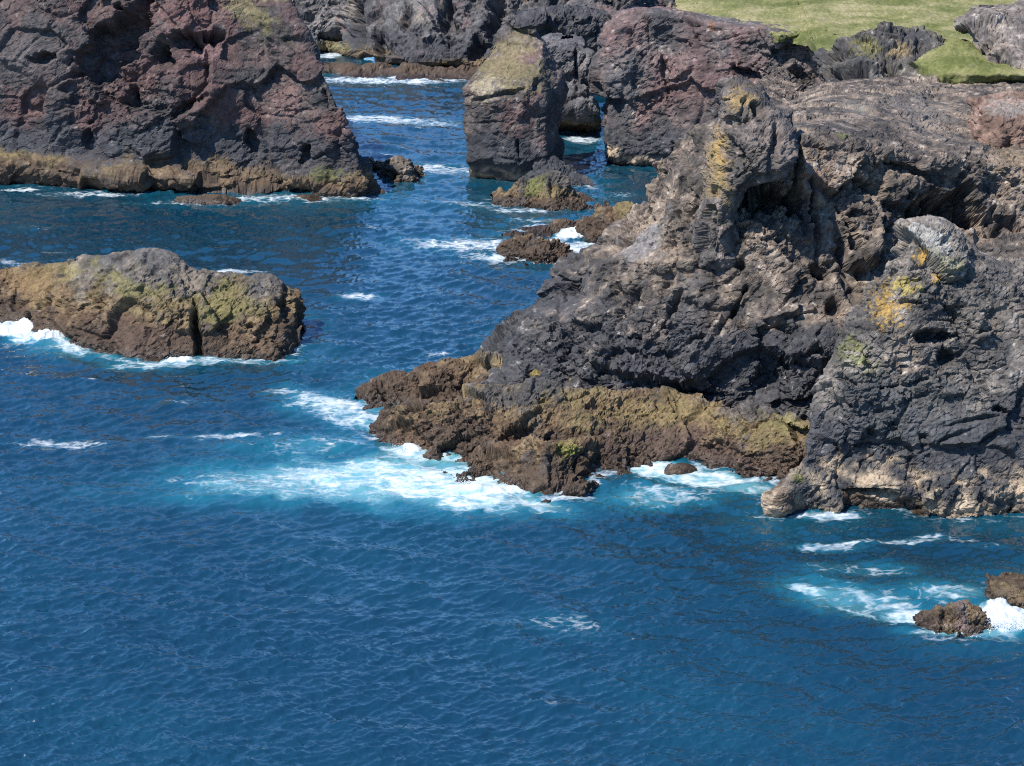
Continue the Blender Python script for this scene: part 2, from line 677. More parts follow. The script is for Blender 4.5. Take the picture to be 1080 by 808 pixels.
b0 = rows[0]
rows += [
    rel([(-120, 170, 1), (-60, 172, 1), (0, 175, 1), (70, 180, 1), (140, 186, 1), (200, 189, 1), (260, 190, 1), (320, 188, 1), (360, 190, 1), (386, 194, .5), (352, None, 0, 2), (316, None, 0, 2)], b0),
    rel([(-120, 152, 3.6), (-60, 154, 3.6), (0, 156, 3.6), (70, 161, 3.8), (140, 168, 3.6), (200, 173, 3.6), (260, 173, 3.2), (315, 168, 3), (352, 168, 2.2), (377, 175, 1), (347, None, -1, 4.5), (312, None, 0, 4)], b0),
    rel([(-120, 100, 4.2), (-60, 105, 4.2), (0, 108, 4.2), (70, 110, 4), (140, 110, 4.5), (200, 110, 4), (255, 112, 3.5), (305, 115, 3), (338, 115, 3), (359, 118, 2.5), (335, None, -2, 11), (300, None, -1, 10)], b0),
    rel([(-120, 50, 4.4), (-60, 50, 4.4), (0, 55, 4.4), (65, 55, 5), (130, 55, 7), (195, 55, 5.5), (245, 60, 5), (290, 65, 5), (318, 70, 5), (337, 74, 5), (305, None, 0, 15.5), (270, None, 0, 14)], b0),
    rel([(-120, 0, 6), (-60, 0, 6), (0, 5, 6), (60, 5, 6.5), (125, 5, 9.5), (185, 8, 7.5), (230, 12, 7.5), (265, 15, 8), (290, 18, 8.5), (308, 20, 9), (280, None, 6, 20.5), (250, None, 4, 19)], b0),
    rel([(-120, -45, 9), (-60, -45, 9), (0, -42, 9), (60, -42, 10), (120, -40, 13), (180, -35, 12), (220, -28, 12), (250, -18, 13), (272, -14, 14), (290, -9, 14), (262, None, 14, 23), (230, None, 12, 22)], b0),
    rel([(-120, None, 40, 28), (-60, None, 40, 28), (0, None, 40, 28), (60, None, 40, 27.5), (120, None, 40, 27), (180, None, 38, 27), (215, None, 36, 26), (235, None, 34, 25.5), (250, None, 32, 25), (262, None, 28, 25), (250, None, 26, 24.5), (230, None, 26, 24)], b0),
]
rock('cliff', net_from(rows), dict(
    seed=1.0, fine=.7, amp=.52, size=1.5, purple=.48, purple_col=(.078, .044, .040), black=(4, 8.0), brown=3.2, guano=.25, grass=23.3, gnz=.25, strata=.0,
    grey=((.046, .042, .041), (.108, .086, .074)),
    dents=[(112, 45, 24, 62, -38, 4.5), (200, 40, 32, 12, 0, 4.5), (166, 57, 20, 11, -20, 3.5), (44, 61, 14, 9, 10, 2.6),
           (193, 112, 22, 7, 28, 2.4), (322, 165, 7, 20, -8, 2.2), (92, 145, 5, 14, -8, 1.8), (262, 185, 18, 6, 0, 2), (135, 95, 3, 18, 5, 2),
           (270, 148, 7, 16, 14, 2.0), (345, 110, 5, 26, 26, 2.0)],
    patches=[(190, 186, 240, 18, 0, (.085, .060, .042), .55), (200, 15, 62, 22, 0, PUR, .8), (215, 52, 22, 12, 0, (.17, .10, .095), .8), (300, 105, 22, 22, 0, PNK, .7), (20, 60, 60, 40, 0, (.10, .085, .08), .6),
             (262, 10, 36, 14, -30, OLV, .5), (345, 182, 26, 9, 0, GRN, .45), (255, 5, 26, 8, -20, (.20, .17, .09), .5)]),
    label='broad purple and black headland cliff with a dark hollow high in its face', cat='cliff', group='cliffs around the bay')

# ------------------------------------------------------------------ far cliffs
rw = [[(270, 56), (325, 57), (352, 57), (378, 66), (400, 70), (440, 74), (490, 76), (545, 78), (600, 80), (660, 82), (740, 84)]]
b0 = rw[0]
xs = [p[0] for p in b0]
for (dy, dyy) in ((-10, 1.0), (-28, 2.5), (-50, 5), (-75, 8.5), (-98, 13)):
    o = [0, 0, 0, 2, 4, 4, 2, 0, 0, 0, 0]
    rw.append(rel([(x - (0 if j else 0), p[1] + dy, dyy + o[j] * (-dy / 60)) for j, (x, p) in enumerate(zip(xs, b0))], b0))
rw.append(rel([(x, None, 60, 19) for x in xs], b0))
rock('cliff', net_from(rw), dict(
    seed=4.0, amp=.75, size=1.35, black=(2, 4.5), guano=.2, purple=.12, brown=1.6, tan=.5,
    grey=((.050, .048, .050), (.108, .100, .094)),
    dents=[(470, 14, 9, 24, 10, 5), (430, 20, 7, 22, -12, 3.5), (520, 22, 9, 24, -20, 4), (372, 24, 8, 26, 0, 4), (345, 38, 13, 6, 0, 3), (398, 38, 8, 22, 20, 3.5), (500, 52, 10, 16, -20, 3.0)],
    patches=[(345, 20, 26, 22, 0, PALE, .4), (435, 10, 30, 16, 0, PALE, .35), (352, 50, 22, 7, 0, (.2, .18, .08), .6), (420, 48, 48, 16, 0, (.055, .052, .055), .75)]),
    label='distant grey cliff wall across the head of the bay', cat='cliff', group='cliffs around the bay', step=1.5)

rock('rock_shelf', mound(
    [(338, 76), (350, 81), (385, 82), (411, 83), (440, 85), (470, 86), (505, 85), (540, 84)],
    [(340, 64), (365, 66), (390, 68), (420, 69), (450, 70), (480, 72), (510, 73), (540, 76)], 7, 6),
    dict(seed=5, amp=1.0, size=.5, brown=6, grey=((.1, .08, .06), (.2, .15, .1))),
    label='low rust brown rock shelf at the foot of the distant grey cliff', cat='rock shelf', group='wave washed rocks', step=1.5)

rock('cliff', net_from([
    [(540, 88), (560, 88), (590, 87), (612, 85), (640, 83), (690, 83)],
    [(540, 76, 314.5), (562, 76, 314.5), (590, 75, 315), (612, 74, 316), (640, 72, 318), (690, 72, 318)],
    [(543, 50, 315), (565, 48, 315), (592, 45, 316), (615, 44, 317), (642, 42, 319), (690, 42, 319)],
    [(545, 26, 316), (568, 20, 316), (592, 15, 317), (618, 16, 318), (645, 20, 321), (690, 20, 321)],
    [(550, 17, 322), (570, 13, 322), (592, 9, 323), (618, 10, 324), (645, 13, 326), (690, 14, 326)],
    [(560, None, 332, 6), (575, None, 332, 6), (595, None, 332, 6), (620, None, 333, 6), (645, None, 334, 6), (690, None, 334, 6)]]),
    dict(seed=6, amp=.8, size=1.2, grey=((.038, .038, .042), (.066, .062, .062)), brown=1.0),
    label='flat topped charcoal black cliff behind the leaning sea stack', cat='cliff', group='cliffs around the bay', step=1.5)

rock('cliff', net_from([
    [(560, 132), (580, 140), (600, 143), (618, 144), (633, 142), (626, 130), (600, 126), (570, 126)],
    [(562, 112, 267), (582, 118, 266), (602, 120, 265.5), (618, 120, 265.5), (630, 118, 266.5), (622, None, 276, 3.5), (600, None, 278, 3.5), (570, None, 277, 3.5)],
    [(566, 82, 268), (585, 84, 267), (604, 84, 266.5), (614, 84, 266.5), (621, 86, 268), (615, None, 276, 7.5), (600, None, 278, 7.5), (572, None, 277, 7.5)],
    [(568, 55, 268), (586, 54, 268), (604, 53, 267.5), (614, 53, 268), (623, 55, 269), (617, None, 276, 11), (600, None, 278, 11), (574, None, 277, 11)],
    [(572, 43, 270), (588, 41, 270), (604, 41, 270), (613, 41, 270.5), (620, 45, 271), (615, None, 275, 12.7), (600, None, 276, 12.7), (580, None, 275, 12.7)],
    [(590, None, 272, 13.4), (594, None, 272, 13.4), (600, None, 272, 13.4), (604, None, 272, 13.4), (606, None, 273, 13.4), (604, None, 274, 13.4), (600, None, 274, 13.4), (594, None, 274, 13.4)]]),
    dict(seed=8, amp=.6, size=.9, brown=2.0, black=(2, 4), grey=((.070, .068, .072), (.13, .12, .115)), dents=[(610, 75, 3, 26, 0, 1.5)]), closed=True,
    label='grey rock pillar half hidden behind the leaning sea stack, beside the narrow sea gap', cat='sea stack', group='sea stacks', step=1.4)

# ------------------------------------------------------------------ purple cliff with turf on top
b0 = [(655, 150), (641, 173), (663, 177), (705, 181), (750, 185), (800, 188), (850, 192), (900, 198), (960, 205), (1050, 210), (1150, 210)]
rw = [b0,
      rel([(655, None, 0, 2), (637, 158, .6), (662, 162, .6), (705, 164, .8), (750, 168, .8), (800, 170, .8), (850, 175, .8), (900, 180, .8), (960, 185, 1), (1050, 190, 1), (1150, 190, 1)], b0),
      rel([(652, None, -2, 7), (631, 125, 1.2), (660, 125, 1.5), (705, 128, 2.5), (750, 130, 2), (800, 135, 2), (845, 138, 2), (895, 142, 2), (955, 150, 2), (1050, 155, 2), (1150, 160, 2)], b0),
      rel([(650, None, -3, 13), (628, 78, 2), (660, 80, 2), (705, 82, 4), (750, 85, 3), (800, 90, 2.5), (840, 92, 2.5), (890, 100, 2.5), (950, 108, 3), (1050, 112, 3), (1150, 115, 3)], b0),
      rel([(655, None, -3, 17), (634, 40, 3.5), (662, 38, 3.5), (705, 42, 6), (745, 48, 5), (790, 55, 3.5), (832, 60, 3.5), (880, 72, 3), (945, 85, 4), (1050, 90, 4), (1150, 95, 4)], b0),
      rel([(665, None, 0, 19.3), (650, 15, 6), (682, 10, 6.5), (715, 12, 8), (748, 21, 7), (790, 29, 5), (835, 36, 4), (878, 58, 3.5), (945, 70, 5), (1050, 78, 6), (1150, 80, 6)], b0),
      rel([(690, None, 18, 18), (680, None, 20, 18), (700, None, 21, 18), (722, None, 20, 18), (752, None, 18, 18), (795, None, 16, 18), (838, None, 14, 18), (880, None, 12, 18), (945, None, 14, 18), (1050, None, 14, 18), (1150, None, 14, 18)], b0),
      rel([(700, None, 26, 15), (700, None, 26, 15), (710, None, 26, 15), (730, None, 25, 15), (760, None, 24, 15), (800, None, 22, 15), (840, None, 20, 15), (880, None, 20, 15), (945, None, 20, 15), (1050, None, 20, 15), (1150, None, 20, 15)], b0)]
rock('cliff', net_from(rw), dict(
    seed=11, fine=.7, worn=1, amp=.62, size=1.0, purple=.42, black=(2, 5), pale=(.2, 1.1), guano=.45, grass=40, gnz=.4, grass_col=(.19, .19, .075),
    grey=((.060, .055, .054), (.138, .115, .100)), purple_col=(.118, .070, .064),
    dents=[(784, 76, 14, 7, -15, 2.6), (706, 162, 3, 14, 0, 1.6), (700, 80, 3, 34, 8, 1.2)],
    patches=[(655, 90, 20, 55, 0, (.085, .082, .085), .6), (735, 70, 16, 60, 8, PUR, .45), (640, 160, 9, 6, 0, (.45, .34, .22), .8), (850, 105, 7, 6, 0, (.38, .24, .08), .9), (748, 28, 4, 9, 0, (.2, .09, .04), .6),
             (870, 65, 22, 20, 0, (.22, .2, .16), .6)]),
    label='purple streaked cliff with pale waterline and green turf along its top edge', cat='cliff', group='cliffs around the bay')

# ------------------------------------------------------------------ turf plateau
def turf(name, net, step, label=None, cat=None, kind=None):
    G = densify(np.array(net), False, step)
    P = G.reshape(-1, 3)
    P = P + np.stack([0 * P[:, 0], 0 * P[:, 0], fbm(P, 9, 3, 2) * .45 + fbm(P, 2.0, 4, 8) * .28 + fbm(P, .8, 3, 4, .65) * .34], -1)
    # the turf edge is bitten away unevenly along the brow
    e = np.linspace(0, 1, G.shape[0])[:, None] * np.ones(G.shape[1])[None]
    e = e.ravel()
    k = np.exp(-(e * 14)) 
    P[:, 1] += k * (1.6 + fbm(P, 4.0, 5, 33, .65) * 4.5)
    P[:, 2] -= k * .25
    me = mesh_from_grid(name, P.reshape(G.shape), None, None, MAT_GRASS)
    o = bpy.data.objects.new(name, me)
    COL.objects.link(o)
    if kind:
        o['kind'] = kind
    if label:
        o['label'] = label
        o['category'] = cat
    return o


fr = [(714, 7, 18.5), (726, 13, 18.5), (745, 20, 18.5), (785, 26, 18.5), (822, 34, 18.5), (852, 37, 18.5), (874, 60, 18.5), (905, 60, 18.5), (960, 70, 18.5), (1010, 86, 18.4), (1060, 88, 18.4), (1120, 90, 18.4), (1220, 92, 18.4)]
F = [atZ(*p) for p in fr]
net = [[(p[0], p[1] - .6, p[2] - 1.2) for p in F], F]
for k, (d, z) in enumerate(((8, 18.7), (25, 18.9), (60, 19.2), (140, 19.8), (420, 19.0))):
    net.append([(p[0] * (1 + d / 420) + (0 if k < 3 else 4), max(p[1], 225 + 0 * p[0]) * .0 + p[1] + d, z) for p in F])
turf('terrain', net, 1.6, 'green clifftop turf field above the purple cliff', 'turf', kind='structure')

# dark broken outcrop breaking the turf edge
rock('rock_outcrop', rings([(104, 872, 1000, 196, 14), (88, 878, 1006, 197, 14), (66, 888, 1002, 200, 13), (48, 900, 985, 204, 11), (38, 912, 955, 207, 8), (33, 918, 938, 209, 5)], k=22),
     dict(seed=14, amp=.95, size=.9, guano=.4, grey=((.042, .040, .040), (.10, .088, .07)), dents=[(903, 82, 16, 16, 20, 3.0), (935, 72, 8, 14, -20, 2), (970, 52, 5, 10, 0, 1.6)],
          patches=[(915, 45, 16, 12, 0, OLV, .8), (950, 50, 12, 8, 0, OCH, .7), (930, 80, 14, 10, 0, (.22, .2, .17), .6), (980, 88, 30, 7, 0, PUR, .6)]),
     closed=True, label='dark shadowed rock outcrop breaking the edge of the clifftop turf', cat='rock outcrop', group='clifftop outcrops', foam=False)
rock('rock_outcrop', rings([(88, 1046, 1180, 193, 12), (66, 1034, 1180, 195, 12), (44, 1024, 1180, 198, 12), (28, 1018, 1175, 201, 11), (15, 1028, 1165, 205, 9), (9, 1044, 1150, 207, 7)], k=22),
     dict(seed=15, amp=.7, size=.8, guano=.5, strata=.25, tan=.5, grey=((.10, .085, .075), (.19, .16, .135)), dents=[(1058, 60, 7, 9, -40, 1.6), (1040, 40, 8, 4, -25, 1.4)]),
     closed=True, label='pale brown layered rock outcrop beside the clifftop grass slope', cat='rock outcrop', group='clifftop outcrops', foam=False)
# grass slope in front of it
G0 = [(955, 70, 203), (985, 82, 196.5), (1030, 86, 194.8), (1080, 87, 194.4), (1180, 88, 194)]
G1 = [(965, 64, 200), (992, 68, 197.5), (1032, 74, 195), (1080, 78, 193), (1180, 80, 193)]
G2 = [(985, 52, 205), (1004, 45, 204), (1022, 48, 203), (1052, 66, 199), (1120, 74, 198)]
G3 = [(990, 49, 210), (1008, 44, 210), (1025, 46, 208), (1056, 63, 205), (1120, 70, 205)]
turf('terrain', [[atY(*p) for p in g] for g in ([(p[0], p[1] + 12, p[2] + .4) for p in G0], G0, G1, G2, G3)], 1.3, 'small sloping patch of yellow green turf below the layered outcrop', 'turf', kind='structure')

# ------------------------------------------------------------------ leaning sea stack
b0 = [(495, 189), (519, 193), (546, 194), (576, 192), (593, 178), (560, 164), (508, 170)]
net = [[p for p in b0],
       rel([(492, 170, .3), (518, 172, .3), (547, 172, .3), (574, 170, .3), (590, 164, .2), (560, None, -1, 3), (508, None, -1, 3)], b0),
       rel([(490, 140, .6), (518, 142, .8), (548, 142, .8), (575, 140, .8), (592, 130, .5), (562, None, -2, 7), (506, None, -2, 7)], b0),
       rel([(490, 110, 1), (519, 114, 1.2), (549, 114, 1.0), (577, 108, 1.0), (597, 104, 0), (564, None, -3, 11), (506, None, -3, 10)], b0),
       rel([(491, 92, 2), (519, 94, 1.6), (548, 92, 1.6), (570, 88, 1.6), (597, 88, 0), (566, None, -3, 13), (507, None, -3, 12)], b0),
       rel([(505, 72, 4.5), (525, 72, 5), (549, 70, 5), (570, 66, 4.5), (590, 72, 1), (568, None, -3, 14), (520, None, -2, 13.5)], b0),
       rel([(519, 48, 7.5), (532, 48, 8.5), (552, 48, 8.5), (573, 46, 7.5), (580, 54, 2.0), (568, None, -4, 15.2), (535, None, -2, 15)], b0),
       rel([(533, 29, 10), (538, 28, 11), (549, 32, 11), (567, 40, 9.0), (572, 45, 5), (562, None, -3, 16.2), (545, None, -2, 16.2)], b0),
       rel([(537, None, 9, 18.3), (541, None, 10, 18.3), (550, None, 10, 18), (563, None, 9, 17.8), (566, None, 4, 17.6), (560, None, -2, 16.6), (547, None, -1, 16.8)], b0)]
rock('sea_stack', net_from(net), dict(
    seed=17, smooth=.1, amp=.30, size=.9, black=(2, 5), pale=(.0, 1.0), guano=.4, purple=.15, grey=((.046, .042, .041), (.112, .090, .077)),
    dents=[(546, 156, 2.5, 14, 12, 1.2), (520, 100, 30, 2.5, 15, .7), (505, 128, 14, 2, 8, .6), (570, 88, 7, 5, 20, 1.2)],
    patches=[(535, 68, 44, 26, 0, (.155, .125, .062), .85), (545, 45, 22, 18, 0, (.185, .148, .085), .7), (510, 92, 22, 12, 15, (.30, .25, .17), .7), (545, 125, 26, 20, 0, PUR, .5), (568, 104, 9, 8, 0, PNK, .5)]),
    closed=True, label='tall leaning sea stack with yellow green lichen on its sloping cap', cat='sea stack', group='sea stacks')

WR = 'wave washed rocks'
rock('boulder', mound([(543, 190), (560, 196), (580, 197), (600, 197), (615, 197), (627, 198)], [(546, 184), (556, 172), (572, 165), (590, 167), (602, 178), (625, 193)], 4, 5),
     dict(seed=18, amp=1.2, size=.36, black=(1, 4), grey=((.05, .048, .048), (.09, .08, .07))), label='black rounded rock pile against the right foot of the leaning sea stack', cat='rock', group=WR)
rock('boulder', mound([(516, 216), (535, 219), (560, 221), (585, 222), (603, 222), (625, 220), (643, 218)], [(522, 211), (541, 197), (560, 185), (585, 181), (600, 192), (607, 208), (640, 213)], 4.5, 5),
     dict(seed=19, amp=1.2, size=.36, brown=1.5, grey=((.055, .05, .045), (.11, .09, .07)), patches=[(562, 196, 15, 9, 20, (.125, .128, .035), .8)], dents=[(582, 196, 3, 12, 0, 1.0)]),
     label='dark mound with a green mossy side, in front of the leaning sea stack', cat='rock', group=WR)
rock('boulder', mound([(389, 175), (398, 183), (408, 191), (424, 193), (438, 189), (448, 186)], [(390, 169), (402, 172), (413, 170), (422, 164), (436, 170), (448, 184)], 2.5, 3),
     dict(seed=20, amp=1.3, size=.3, brown=.8, tan=.6, grey=((.08, .07, .06), (.16, .13, .1))), label='small knobbly rock alone in open water left of the sea stack', cat='rock', group=WR)
rock('boulder', mound([(522, 270), (535, 275), (555, 278), (580, 279), (596, 276), (605, 270)], [(523, 266), (531, 254), (546, 250), (562, 245), (582, 252), (604, 266)], 3, 3.5),
     dict(seed=21, amp=1.4, size=.3, brown=3.5, grey=((.06, .045, .035), (.12, .09, .07))), label='brown jagged rock with foam around it, nearest of the channel rocks', cat='rock', group=WR)
rock('boulder', mound([(529, 248), (550, 249), (575, 249), (600, 245), (617, 240)], [(531, 244), (552, 243), (572, 239), (597, 229), (616, 233)], 3, 3),
     dict(seed=22, amp=1.3, size=.28, brown=3, grey=((.06, .045, .035), (.12, .09, .07))), label='low thin rock ridge behind the jagged brown channel rock', cat='rock', group=WR)
rock('boulder', mound([(602, 252), (620, 254), (640, 257), (660, 262), (690, 264)], [(606, 247), (619, 237), (634, 222), (650, 217), (692, 218)], 4, 6),
     dict(seed=23, amp=1.3, size=.34, brown=5, grey=((.07, .05, .035), (.15, .11, .06))), label='ochre brown rock tucked behind the left slope of the pinnacle headland', cat='rock', group=WR)
rock('boulder', mound([(184, 212), (205, 216), (230, 216), (256, 213)], [(187, 208), (208, 205), (232, 204), (254, 209)], 1.2, 1.5, n=6),
     dict(seed=24, amp=.3, size=.35, brown=2, guano=.3), label='flat skerry awash below the centre of the broad headland cliff', cat='rock', group=WR, step=1.0)
rock('boulder', mound([(308, 210), (322, 213), (340, 211)], [(310, 207), (323, 205), (339, 208)], 1.2, 1.5, n=6),
     dict(seed=25, amp=.3, size=.35, brown=2), label='tiny skerry awash near the right corner of the broad headland cliff', cat='rock', group=WR, step=1.0)

# ------------------------------------------------------------------ islet
net = mound([(-70, 342), (-30, 341), (0, 342), (22, 345), (63, 358), (89, 369), (137, 378), (185, 379), (222, 378), (259, 375), (296, 373), (316, 367)],
            [(-60, 290), (-25, 285), (0, 284), (30, 283), (70, 271), (111, 264), (133, 265), (159, 260), (174, 261), (193, 273), (207, 285), (226, 284), (259, 287), (290, 291), (306, 302), (316, 330)], 8.5, 9, mid=(.38, .55), n=16)
rock('islet', net, dict(
    seed=27, worn=.5, amp=.62, size=.75, brown=4.8, guano=.15, grey=((.058, .052, .046), (.135, .110, .082)),
    dents=[(208, 350, 4.5, 30, 12, 2.4), (52, 322, 4, 9, 0, 1.2), (30, 335, 7, 5, 20, 1.2), (304, 318, 7, 18, -5, 1.5), (265, 345, 5, 4, 0, .8)],
    patches=[(120, 280, 60, 12, -8, (.080, .074, .070), .7), (160, 268, 40, 12, -10, (.085, .078, .072), .9), (275, 300, 26, 18, 0, (.075, .068, .063), .85), (40, 300, 55, 14, 0, (.19, .125, .055), .7),
             (130, 300, 60, 9, -5, (.15, .13, .05), .75), (235, 318, 40, 18, 0, (.155, .135, .05), .75), (75, 282, 22, 8, 0, (.18, .15, .05), .6), (140, 350, 66, 20, 0, (.075, .048, .034), .75), (265, 352, 34, 14, 0, (.13, .085, .05), .7)]),
    label='long low islet with olive weed band and a dark vertical cleft', cat='islet')

# ------------------------------------------------------------------ pinnacle headland
R = [
    [(620, None, 185, -1), (490, 395, 153), (530, 425, 146), (580, 430, 144), (640, 440, 142), (700, 440, 141.5), (760, 440, 141), (830, 450, 140), (900, 450, 139), (1000, 450, 139), (1120, 450, 139)],
    [(668, None, 183, 4), (519, 373, 154), (548, 385, 148), (590, 392, 146), (645, 405, 143), (705, 412, 142), (762, 415, 141.5), (830, 420, 141), (900, 420, 140), (1000, 420, 140), (1120, 420, 140)],
    [(692, None, 182, 7.5), (540, 353, 156), (564, 338, 152), (600, 340, 149), (650, 345, 146), (705, 350, 144.5), (765, 355, 143.5), (830, 360, 143), (900, 360, 143), (1000, 360, 143), (1120, 360, 143)],
    [(705, None, 181, 9), (590, 329, 158), (600, 316, 155.5), (618, 308, 152), (660, 310, 148.5), (712, 318, 146), (770, 328, 144.6), (832, 330, 144.5), (900, 330, 145), (995, 330, 145), (1120, 330, 145)],
    [(720, None, 180, 10.5), (603, 288, 160), (620, 278, 157), (645, 272, 153), (685, 276, 149.5), (728, 285, 147.2), (780, 300, 145.6), (835, 300, 146), (900, 300, 147), (985, 300, 147.5), (1120, 300, 147.5)],
    [(730, None, 179, 12), (640, 270, 160.5), (654, 262, 158), (672, 255, 154.5), (702, 257, 151.3), (738, 262, 148.4), (785, 272, 146.8), (838, 270, 147.5), (900, 270, 148.5), (982, 270, 150.5), (1120, 270, 151)],
    [(742, None, 178, 13.5), (655, 250, 162), (672, 238, 160), (695, 230, 156), (720, 225, 153), (750, 230, 149.6), (790, 240, 148), (840, 235, 149), (900, 235, 150), (975, 240, 153), (1120, 240, 154)],
    [(762, None, 176, 16), (690, 190, 166), (708, 180, 163), (725, 172, 159), (742, 165, 156), (765, 165, 152.5), (800, 180, 151), (845, 175, 151), (900, 180, 152), (970, 190, 155), (1120, 200, 158)],
    [(778, None, 175, 17.8), (728, 146, 168), (740, 134, 165), (752, 130, 162), (768, 138, 157.5), (795, 143, 154.6), (822, 143, 153.2), (852, 138, 153), (890, 143, 154), (965, 158, 156.5), (1120, 170, 161)],
    [(790, None, 190, 19), (800, 125, 180), (815, 120, 178), (832, 116, 177), (846, 112, 176), (862, 110, 175), (880, 109, 175), (903, 109, 175), (940, 112, 176), (1010, 118, 178), (1130, 122, 182)],
    [(830, None, 215, 18), (840, 100, 196), (850, 96, 197), (860, 92, 198), (868, 90, 198), (880, 88, 198), (900, 86, 198), (925, 85, 198), (960, 84, 198), (1020, 85, 198), (1140, 86, 198)],
    [(840, None, 222, 14), (845, None, 222, 14), (850, None, 222, 14), (860, None, 222, 14), (870, None, 222, 14), (880, None, 222, 14), (900, None, 222, 14), (925, None, 222, 14), (960, None, 222, 14), (1020, None, 222, 14), (1140, None, 222, 14)],
]
head = rock('cliff', net_from(R), dict(
    seed=31, fine=.62, weather=2, worn=1.0, amp=1.0, size=.85, black=(3, 8.0), guano=.5, tan=.5,
    grey=((.055, .047, .041), (.205, .158, .118)),
    dents=[(1010, 222, 52, 24, -8, 5.5), (880, 322, 12, 10, -30, 1.8), (738, 412, 26, 5, 0, 1.8), (820, 345, 16, 5, -30, 1.4), (845, 290, 10, 8, -30, 1.4), (870, 285, 12, 9, -30, 1.8), (960, 180, 22, 8, -20, 1.8),
           (808, 206, 42, 26, -12, 4.4), (780, 275, 14, 8, -20, 1.4), (843, 165, 5, 45, 0, 3.0), (905, 255, 4, 36, 20, 2.0), (770, 330, 3, 45, -35, 1.6), (700, 330, 3, 50, -30, 1.5), (862, 230, 3.5, 46, 5, 2.0), (655, 330, 3, 40, -40, 1.2), (830, 385, 4, 22, 25, 1.5), (925, 180, 3, 26, 0, .9), (905, 225, 12, 6, 0, 1.2), (700, 300, 3, 40, -25, .7)],
    patches=[(675, 245, 34, 34, 0, (.20, .185, .175), .75), (870, 185, 34, 28, 0, (.17, .115, .085), .75), (720, 340, 22, 60, 0, (.075, .072, .072), .6), (600, 310, 60, 40, 0, (.058, .056, .057), .7),
             (980, 120, 60, 10, 0, (.16, .14, .12), .6), (905, 108, 20, 8, 0, (.2, .18, .15), .5), (895, 139, 9, 5, 0, GRN, .6), (1075, 165, 40, 10, -10, (.20, .145, .09), .7)]),
    label='craggy dark headland cliff that rises to an ochre lichened pinnacle', cat='cliff', group='cliffs around the bay')

rock('pinnacle', rings([(275, 738, 770, 147.6, 7), (250, 737, 778, 147, 8), (222, 739, 776, 146.8, 8), (197, 746, 798, 146.4, 9), (186, 750, 826, 145.8, 10), (170, 754, 835, 145.6, 11), (145, 759, 837, 146.2, 10.5), (124, 762, 833, 148, 9), (111, 760, 812, 149, 7), (100, 760, 802, 149.4, 5.5), (93, 763, 792, 150, 4)], k=24, pw=2.8),
     dict(seed=33, amp=.62, size=.6, tan=.3, guano=.3, grey=((.060, .054, .050), (.125, .10, .085)),
          dents=[(803, 116, 8, 12, 10, 2.0), (818, 150, 6, 30, -8, 1.3)],
          patches=[(752, 175, 14, 62, 6, OCH, .6), (775, 102, 17, 11, 0, (.28, .19, .075), .65), (757, 158, 6, 26, 0, YEL, .45), (790, 100, 12, 5, 0, OCH, .6)]),
     closed=True, parent=head, foam=False, step=1.2)

SH = dict(brown=4.2, grey=((.050, .047, .046), (.10, .085, .07)))
rock('rock_shelf', mound([(375, 431), (395, 433), (416, 434), (464, 440), (520, 445), (600, 450), (660, 452)], [(378, 426), (400, 408), (434, 390), (482, 376), (545, 380), (620, 390), (660, 402)], 5.0, 5, n=12),
     dict(SH, seed=35, amp=1.15, size=.46, patches=[(560, 385, 60, 8, 0, (.20, .15, .05), .8), (440, 410, 50, 22, 0, (.085, .055, .035), .6)]), parent=head, step=1.2)
rock('rock_shelf', mound([(388, 466), (415, 473), (438, 478), (482, 482), (560, 492), (650, 490), (720, 486), (782, 500), (830, 508), (870, 512)],
                         [(392, 458), (420, 440), (464, 419), (508, 408), (568, 404), (635, 414), (720, 421), (762, 423), (835, 432), (870, 440)], 6.0, 5, mid=(.4, .5), n=18),
     dict(SH, seed=36, amp=1.15, size=.46, dents=[(470, 450, 30, 4, 15, .6)],
          patches=[(540, 418, 70, 12, 5, (.055, .052, .050), .85), (720, 432, 120, 10, 0, (.175, .130, .055), .75), (830, 440, 26, 12, 0, (.17, .14, .055), .8), (430, 465, 34, 16, 0, (.14, .08, .045), .6), (740, 470, 100, 18, 0, (.085, .055, .042), .7)]), parent=head, step=1.2)
rock('rock_shelf', mound([(465, 497), (479, 508), (515, 507), (553, 517), (571, 524), (612, 519), (622, 509), (668, 508)], [(468, 490), (505, 476), (545, 470), (578, 464), (612, 466), (630, 480), (655, 492), (668, 503)], 4.2, 4.5, n=12),
     dict(SH, seed=37, amp=1.2, size=.42, dents=[(582, 490, 4, 20, 0, .9), (615, 490, 5, 14, -15, .9)], patches=[(604, 472, 16, 8, 0, (.18, .17, .04), .8), (520, 485, 40, 10, 0, (.12, .08, .045), .6), (580, 485, 10, 14, 0, (.05, .046, .044), .7)]), parent=head, step=1.2)
rock('boulder', mound([(700, 497), (712, 499), (728, 497), (735, 495)], [(701, 494), (710, 490), (722, 489), (733, 493)], .8, 1.2, n=6), dict(seed=38, amp=.2, size=.3, brown=2),
     label='tiny wet rock in the foamy cove between shelf and near buttress', cat='rock', group=WR, step=1.0)
rock('boulder', rings([(175, 1038, 1130, 163, 10), (155, 1030, 1130, 163.5, 10), (132, 1029, 1130, 164.5, 10), (114, 1033, 1125, 166, 9), (107, 1045, 1110, 168, 6)], k=20),
     dict(seed=39, amp=.55, size=.7, guano=.3, grey=((.12, .075, .055), (.22, .145, .11)), patches=[(1065, 110, 30, 6, 0, PALE, .6)], dents=[(1062, 150, 4, 14, -20, .8)]), closed=True,
     label='rusty red blocky boulder standing on the headland slope below the outcrop', cat='boulder', foam=False)

